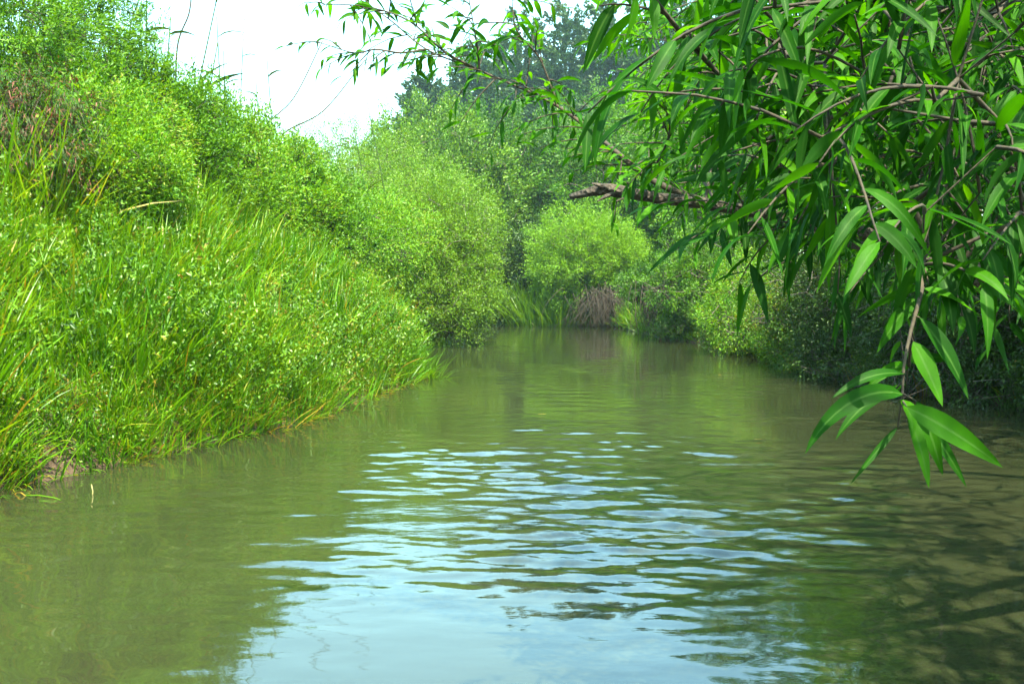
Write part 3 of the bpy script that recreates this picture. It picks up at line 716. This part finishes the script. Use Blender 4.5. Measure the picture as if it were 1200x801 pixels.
main = catmull([fork, (4.3, 3.9, 2.4), P(1250, 315, 3.3), P(1100, 292, 3.2), P(960, 262, 3.15), P(835, 240, 3.1), P(770, 232, 3.1), P(725, 224, 3.12), P(705, 222, 3.12), P(668, 231, 3.15)], 6)
g = Geo(); tube(g, main, [.12, .08, .032, .023, .020, .018, .017, .019, .019, .008], 10, bump=.06, rs=r)
# splinters and stub knots on the broken end
for (a, b, ra) in [((712, 222), (694, 215), .010), ((745, 228), (722, 236), .007), ((745, 228), (735, 214), .010), ((720, 226), (700, 236), .008)]:
    tube(g, [P(a[0], a[1], 3.11), P((a[0] + b[0]) / 2, (a[1] + b[1]) / 2 - 1, 3.10), P(b[0], b[1], 3.08)], [ra, ra * .8, ra * .3], 7, bump=.12, rs=r)
g.build('broken_limb', M_bark, W0, origin=trunk_base)

brA = catmull([P(842, 242, 3.1), P(795, 226, 3.12), P(755, 205, 3.15), P(715, 172, 3.2), P(665, 132, 3.3), P(625, 110, 3.35), P(560, 82, 3.45), P(500, 58, 3.55), P(455, 22, 3.65), P(400, -15, 3.8)], 6)
brB = catmull([P(1130, 300, 3.2), P(990, 285, 2.6), P(946, 262, 2.3), P(927, 238, 2.2), P(905, 183, 2.0), P(875, 131, 1.85), P(837, 82, 1.7), P(800, 41, 1.6), P(760, -10, 1.5)], 6)
brC = catmull([P(1250, 315, 3.3), P(1200, 318, 2.6), P(1140, 312, 2.0), P(1083, 305, 1.5), P(1080, 340, 1.33), P(1068, 385, 1.3), P(1060, 425, 1.28), P(1057, 468, 1.27)], 6)
brD = catmull([fork, (4.0, 3.4, 3.4), (2.4, 2.9, 2.9), P(1130, 40, 2.4), P(1010, -20, 2.2), P(880, -90, 2.1)], 6)
brE = catmull([fork, (4.6, 5.2, 4.6), (3.4, 5.6, 4.4), (2.2, 5.6, 4.1), P(880, 20, 5.0)], 6)
brShade = catmull([fork, (5.6, 3.0, 4.0), (4.4, 1.4, 4.2), (3.0, .2, 3.9), (1.9, -.4, 3.7), (.6, -.9, 3.4)], 6)  # unseen branch added over the camera to carry shading leaves
twA1 = catmull([P(655, 122, 3.3), P(648, 108, 3.28), P(632, 68, 3.25), P(606, 36, 3.2), P(600, 0, 3.2)], 5)
twA2 = catmull([P(562, 84, 3.45), P(560, 60, 3.45), P(555, 30, 3.4), P(548, -10, 3.4)], 5)
twA3 = catmull([P(500, 58, 3.55), P(470, 62, 3.5), P(440, 58, 3.5), P(415, 62, 3.5), P(375, 50, 3.5)], 5)
twA4 = catmull([P(560, 82, 3.45), P(520, 60, 3.4), P(480, 25, 3.4), P(430, 8, 3.4), P(380, 5, 3.4)], 5)
twB1 = catmull([P(905, 183, 2.0), P(930, 200, 2.0), P(960, 190, 2.05), P(1000, 205, 2.1)], 5)
twA5 = catmull([P(755, 205, 3.15), P(770, 190, 3.0), P(785, 150, 2.9), P(770, 100, 2.8)], 5)

limbs = [('branch', brA, [.015, .012, .010, .0075, .006, .0045, .0038, .003, .0024, .0018]), ('branch', brB, [.016, .012, .009, .007, .006, .005, .0045, .004, .003]),
         ('branch', brC, [.02, .010, .006, .0035, .0028, .0024, .002, .0016]), ('branch', brD, [.11, .06, .03, .014, .009, .005]), ('branch', brE, [.10, .05, .03, .02, .01]), ('branch', brShade, [.12, .07, .04, .02, .01])]
small = [(twA1, 0), (twA2, 0), (twA3, 0), (twA4, 0), (twB1, 1), (twA5, 0)]

def droop_twigs(gt, gl, starts, dirs, Lt, nl, Ll, Wl, r, hang=.5, vmean=.5, yellow=.004):
    """short shoots carrying alternate lance leaves"""
    for s, d, lt in zip(starts, dirs, Lt):
        pts = [np.array(s, float)]; cur = unit(np.array(d, float))
        for q in range(6):
            pts.append(pts[-1] + cur * lt / 6); cur = unit(cur + np.array((0, 0, -hang / 6)) + r.normal(0, .05, 3))
        pts = np.array(pts); tube(gt, pts, [.0028, .0012], 4, rs=r)
        n = int(nl * r.uniform(.8, 1.2)); t = np.linspace(.08, 1, n) * (len(pts) - 1.001); i0 = t.astype(int); b = pts[i0] + (pts[i0 + 1] - pts[i0]) * (t - i0)[:, None]
        tg = unit(pts[i0 + 1] - pts[i0]); sgn = np.where(np.arange(n) % 2, 1, -1)[:, None]
        sv = unit(np.cross(tg, np.array((0, 0, 1.0)) + r.normal(0, .5, 3))); dd = unit(tg * r.uniform(.5, 1.0, (n, 1)) + sv * sgn * r.uniform(.5, 1.0, (n, 1)) + r.normal(0, .22, (n, 3)) + np.array((0, 0, -.15)))
        nrm = np.array((0, 0, 1.0)) + r.normal(0, .45, (n, 3))
        v = np.clip(r.normal(vmean, .2, n), 0, .97); v[r.random(n) < yellow * .03] = 1
        lance(gl, b, dd, nrm, Ll * r.uniform(.55, 1.2, n), Wl * r.uniform(.8, 1.2, n), r.uniform(.1, 1.3, n), v, 7, rs=r)

foliage = []
groups = []
for name, pts, rad in limbs:
    groups.append(dict(pts=pts, wood=Geo(), leaf=Geo(), rad=rad))
for gi, G in enumerate(groups): tube(G['wood'], G['pts'], G['rad'], 8, bump=.04, rs=r)
for pts, gi in small: tube(groups[gi]['wood'], pts, [.0045, .0016], 6, rs=r)

# leaf shoots along the hand laid branches; high v paints leaves bright as if backlit
def along(pts, gi, n, t0, t1, lt, nl, Ll, Wl, side=.8, hang=.5, updir=.0, v=.5):
    tg = unit(np.gradient(pts, axis=0)); ii = np.clip((np.linspace(t0, t1, n) + r.normal(0, .01, n)) * (len(pts) - 1), 0, len(pts) - 1).astype(int)
    st = pts[ii]; dd = unit(tg[ii] * .7 + r.normal(0, side, (n, 3)) * np.array([1, 1, .7]) + np.array((0, 0, updir)))
    droop_twigs(groups[gi]['wood'], groups[gi]['leaf'], st, dd, lt * r.uniform(.6, 1.3, n), nl, Ll, Wl, r, hang, v)
along(brA, 0, 44, .2, 1, .18, 6, .09, .016, hang=.6, v=.7, side=1.0)
along(twA1, 0, 10, .2, 1, .14, 6, .09, .016, v=.7); along(twA2, 0, 9, .2, 1, .12, 5, .08, .015, v=.6)
along(twA3, 0, 8, .2, 1, .12, 5, .075, .014, v=.6); along(twA4, 0, 10, .2, 1, .14, 5, .08, .014, v=.6)
along(twA5, 0, 12, .1, 1, .18, 8, .10, .018, v=.8)

along(brB, 1, 16, .25, 1, .15, 5, .115, .021, hang=.5, v=.5)
along(twB1, 1, 4, .2, 1, .15, 6, .12, .022)
along(brC, 2, 7, .15, .5, .16, 5, .11, .021, hang=.7)
along(brD, 3, 26, .4, 1, .22, 8, .12, .021, hang=.7)

# the hanging sprig: every leaf placed
hl = [((1083, 338), (1150, 372), 1.34, .020, .2), ((1078, 372), (1133, 466), 1.30, .022, .25), ((1070, 400), (1104, 474), 1.30, .024, .1),
      ((1060, 438), (976, 468), 1.26, .014, .35), ((1058, 462), (962, 566), 1.22, .022, .75), ((1062, 450), (955, 506), 1.42, .011, .1),
      ((1058, 468), (1070, 512), 1.25, .020, .5), ((1064, 486), (1088, 570), 1.24, .017, .3), ((1062, 476), (1172, 547), 1.18, .026, .12),
      ((1074, 470), (1101, 556), 1.31, .021, .3), ((1050, 455), (985, 520), 1.33, .017, .4), ((1076, 420), (1125, 430), 1.36, .016, .4), ((1066, 430), (1020, 470), 1.38, .015, .6), ((1070, 478), (1130, 570), 1.36, .016, .2), ((1052, 500), (998, 566), 1.3, .008, .05), ((1072, 350), (1034, 415), 1.4, .020, .3), ((1080, 335), (1010, 380), 1.42, .014, .3)]
B = np.array([P(a[0], a[1], Y) for a, b, Y, w_, be in hl]); E = np.array([P(b[0], b[1], Y - .03) for a, b, Y, w_, be in hl])
Lh = np.linalg.norm(E - B, axis=1); bend = np.array([h[4] for h in hl]); D0 = unit(E - B) + np.array([[0, 0, 1]]) * bend[:, None] * 1.1
nr = np.tile(np.array([[.05, -1, .3]]), (len(hl), 1)) + r.normal(0, .22, (len(hl), 3))
lance(groups[2]['leaf'], B, D0, nr, Lh * 1.03, 1.15 * np.array([h[3] for h in hl]), bend * 2.2, np.clip(r.normal(.55, .12, len(hl)), 0, .9), 10, twist=r.normal(0, .05, len(hl)), rs=r)
frustums(groups[2]['wood'], brC[-1] * 0 + np.array([brC[np.argmin(np.linalg.norm(brC - b, axis=1))] for b in B]), B, .0016, .001, 5)

# large single leaves close to the lens, on shoots of branch D and B
big = [((690, 50), (660, 140), 1.6), ]
def region_pts(n, poly, y0, y1):
    poly = np.array(poly, float); out = []
    lo, hi = poly.min(0), poly.max(0)
    while len(out) < n:
        p = r.uniform(lo, hi); c = False
        for i in range(len(poly)):
            (ax, ay), (bx, by) = poly[i], poly[(i + 1) % len(poly)]
            if (ay > p[1]) != (by > p[1]) and p[0] < (bx - ax) * (p[1] - ay) / (by - ay) + ax: c = not c
        if c: out.append(P(p[0], p[1], r.uniform(y0, y1)))
    return np.array(out)
def fill(n, poly, y0, y1, lt, nl, Ll, Wl, gis, v=.5, hang=.7, box=None):
    """shoots hanging through a part of the crown, each joined to the nearest branch"""
    tgt = region_pts(n, poly, y0, y1) if box is None else r.uniform(box[0], box[1], (n, 3))
    anchors = np.concatenate([groups[k]['pts'] for k in gis]); own = np.concatenate([np.full(len(groups[k]['pts']), k) for k in gis])
    for k in gis:
        sel = [j for j in range(n) if own[np.argmin(np.linalg.norm(anchors - tgt[j], axis=1))] == k]
        if not sel: continue
        T = tgt[sel]; nodes, par, tips = grow(r, list(groups[k]['pts']), T, .25)
        wood(groups[k]['wood'], nodes, par, tips, .0011, .0055, 5, skip=len(groups[k]['pts']))
        dirs = unit(nodes[tips] - nodes[par[tips]]) * .6 + r.normal(0, .5, (len(T), 3)) + np.array((-.35, -.1, -.1))
        droop_twigs(groups[k]['wood'], groups[k]['leaf'], T, dirs, lt * r.uniform(.6, 1.3, len(T)), nl, Ll, Wl, r, hang, v)
fill(92, [(870, -60), (1260, -60), (1260, 300), (1080, 250), (980, 210), (930, 150), (870, 40)], 1.25, 1.9, .22, 9, .12, .0165, [1, 2, 3])
fill(7, [(840, 240), (920, 220), (960, 290), (880, 280)], 1.7, 2.6, .2, 6, .13, .024, [1])
fill(330, [(850, -80), (1300, -80), (1300, 330), (1100, 300), (960, 265), (920, 200), (850, 60)], 2.0, 3.6, .26, 11, .12, .0165, [1, 2, 3])
fill(380, [(800, -140), (1350, -140), (1350, 340), (1100, 330), (980, 280), (900, 200), (820, 80), (760, -60)], 3.4, 7.5, .32, 12, .11, .018, [0, 3, 4], v=.8)  # brighter leaf colour stands in for sun on the outer crown
fill(170, [(730, -60), (880, -60), (900, 120), (920, 230), (800, 215), (760, 120)], 3.6, 6.5, .28, 10, .10, .017, [0, 3, 4], v=.9)  # yellow bright leaf colour paints the backlit edge of the crown
fill(200, [(900, -600), (1700, -600), (1700, -60), (850, -60), (820, -200)], 1.6, 5.5, .3, 10, .12, .021, [3, 4])  # out of view twigs added above to shade the near leaves
fill(420, None, 0, 0, .35, 13, .13, .024, [3, 4, 5], box=[(1.3, -1.2, 2.5), (7.5, 5.0, 5.0)])  # unseen overhead canopy added to shade the near leaves
fill(620, None, 0, 0, .4, 15, .15, .032, [3, 5], box=[(1.7, -.6, 2.9), (6.5, 4.0, 4.8)])  # unseen canopy thickened, larger leaves, to shade the lower right water
fill(170, None, 0, 0, .35, 13, .13, .026, [5], box=[(-.2, -2.2, 2.5), (2.0, .9, 3.9)])  # unseen canopy extended over the camera to keep sun off the sprig
for (name, pts, rad), G in zip(limbs, groups):
    o = G['wood'].build(name, M_twig, W0, origin=trunk_base)
    G['leaf'].build('leaves', M_will, o, origin=np.array(trunk_base))

# ------------------------------------------------------------------ small floating things
r = np.random.default_rng(9)
for i, (px, py, lab) in enumerate([(842, 440, 'small pale leaf floating left of the shady right bank'), (885, 517, 'tiny pale leaf floating below the first one'), (630, 487, 'tiny fleck of leaf floating in mid river')]):
    d = CAM_Z * FPX / (py - 347); base = np.array(((px - 600) / FPX * d, d, .012)); g = Geo()
    lance(g, np.array([base]), np.array([[1, .2, .02]]), np.array([[0, 0, 1.0]]), .07 + .02 * i, .022, .02, np.array([1.0]), 6)
    tag(g.build('floating_leaf', M_weed, origin=base), lab, 'leaf', 'leaves floating on the river')
base = np.array((-2.98, 7.0, -.05)); g = Geo(); tube(g, [base, base + (.01, 0, .07), base + (.0, .0, .12)], [.006, .005, .003], 6)
tag(g.build('reed_stub', M_gtwig, origin=base), 'broken stub of a reed sticking out of the water by the left bank', 'reed stub')

# ------------------------------------------------------------------ haze
def haze():
    bm_v = np.array([(x, y, z) for x in (-70, 75) for y in (-35, 150) for z in (-4, 45)], float)
    Q = [(0, 1, 3, 2), (4, 6, 7, 5), (0, 4, 5, 1), (2, 3, 7, 6), (0, 2, 6, 4), (1, 5, 7, 3)]
    m = bpy.data.materials.new('haze'); m.use_nodes = True; n = m.node_tree; n.nodes.clear()
    out = n.nodes.new('ShaderNodeOutputMaterial'); pv = n.nodes.new('ShaderNodeVolumePrincipled')
    pv.inputs['Color'].default_value = (.62, .92, 1, 1); pv.inputs['Density'].default_value = .00035; pv.inputs['Anisotropy'].default_value = .3
    n.links.new(pv.outputs[0], out.inputs['Volume'])
    g = Geo(); g.add(bm_v, Q); o = g.build('haze', m, smooth=False); tag(o, kind='stuff')
HAZE = True
if HAZE: haze()
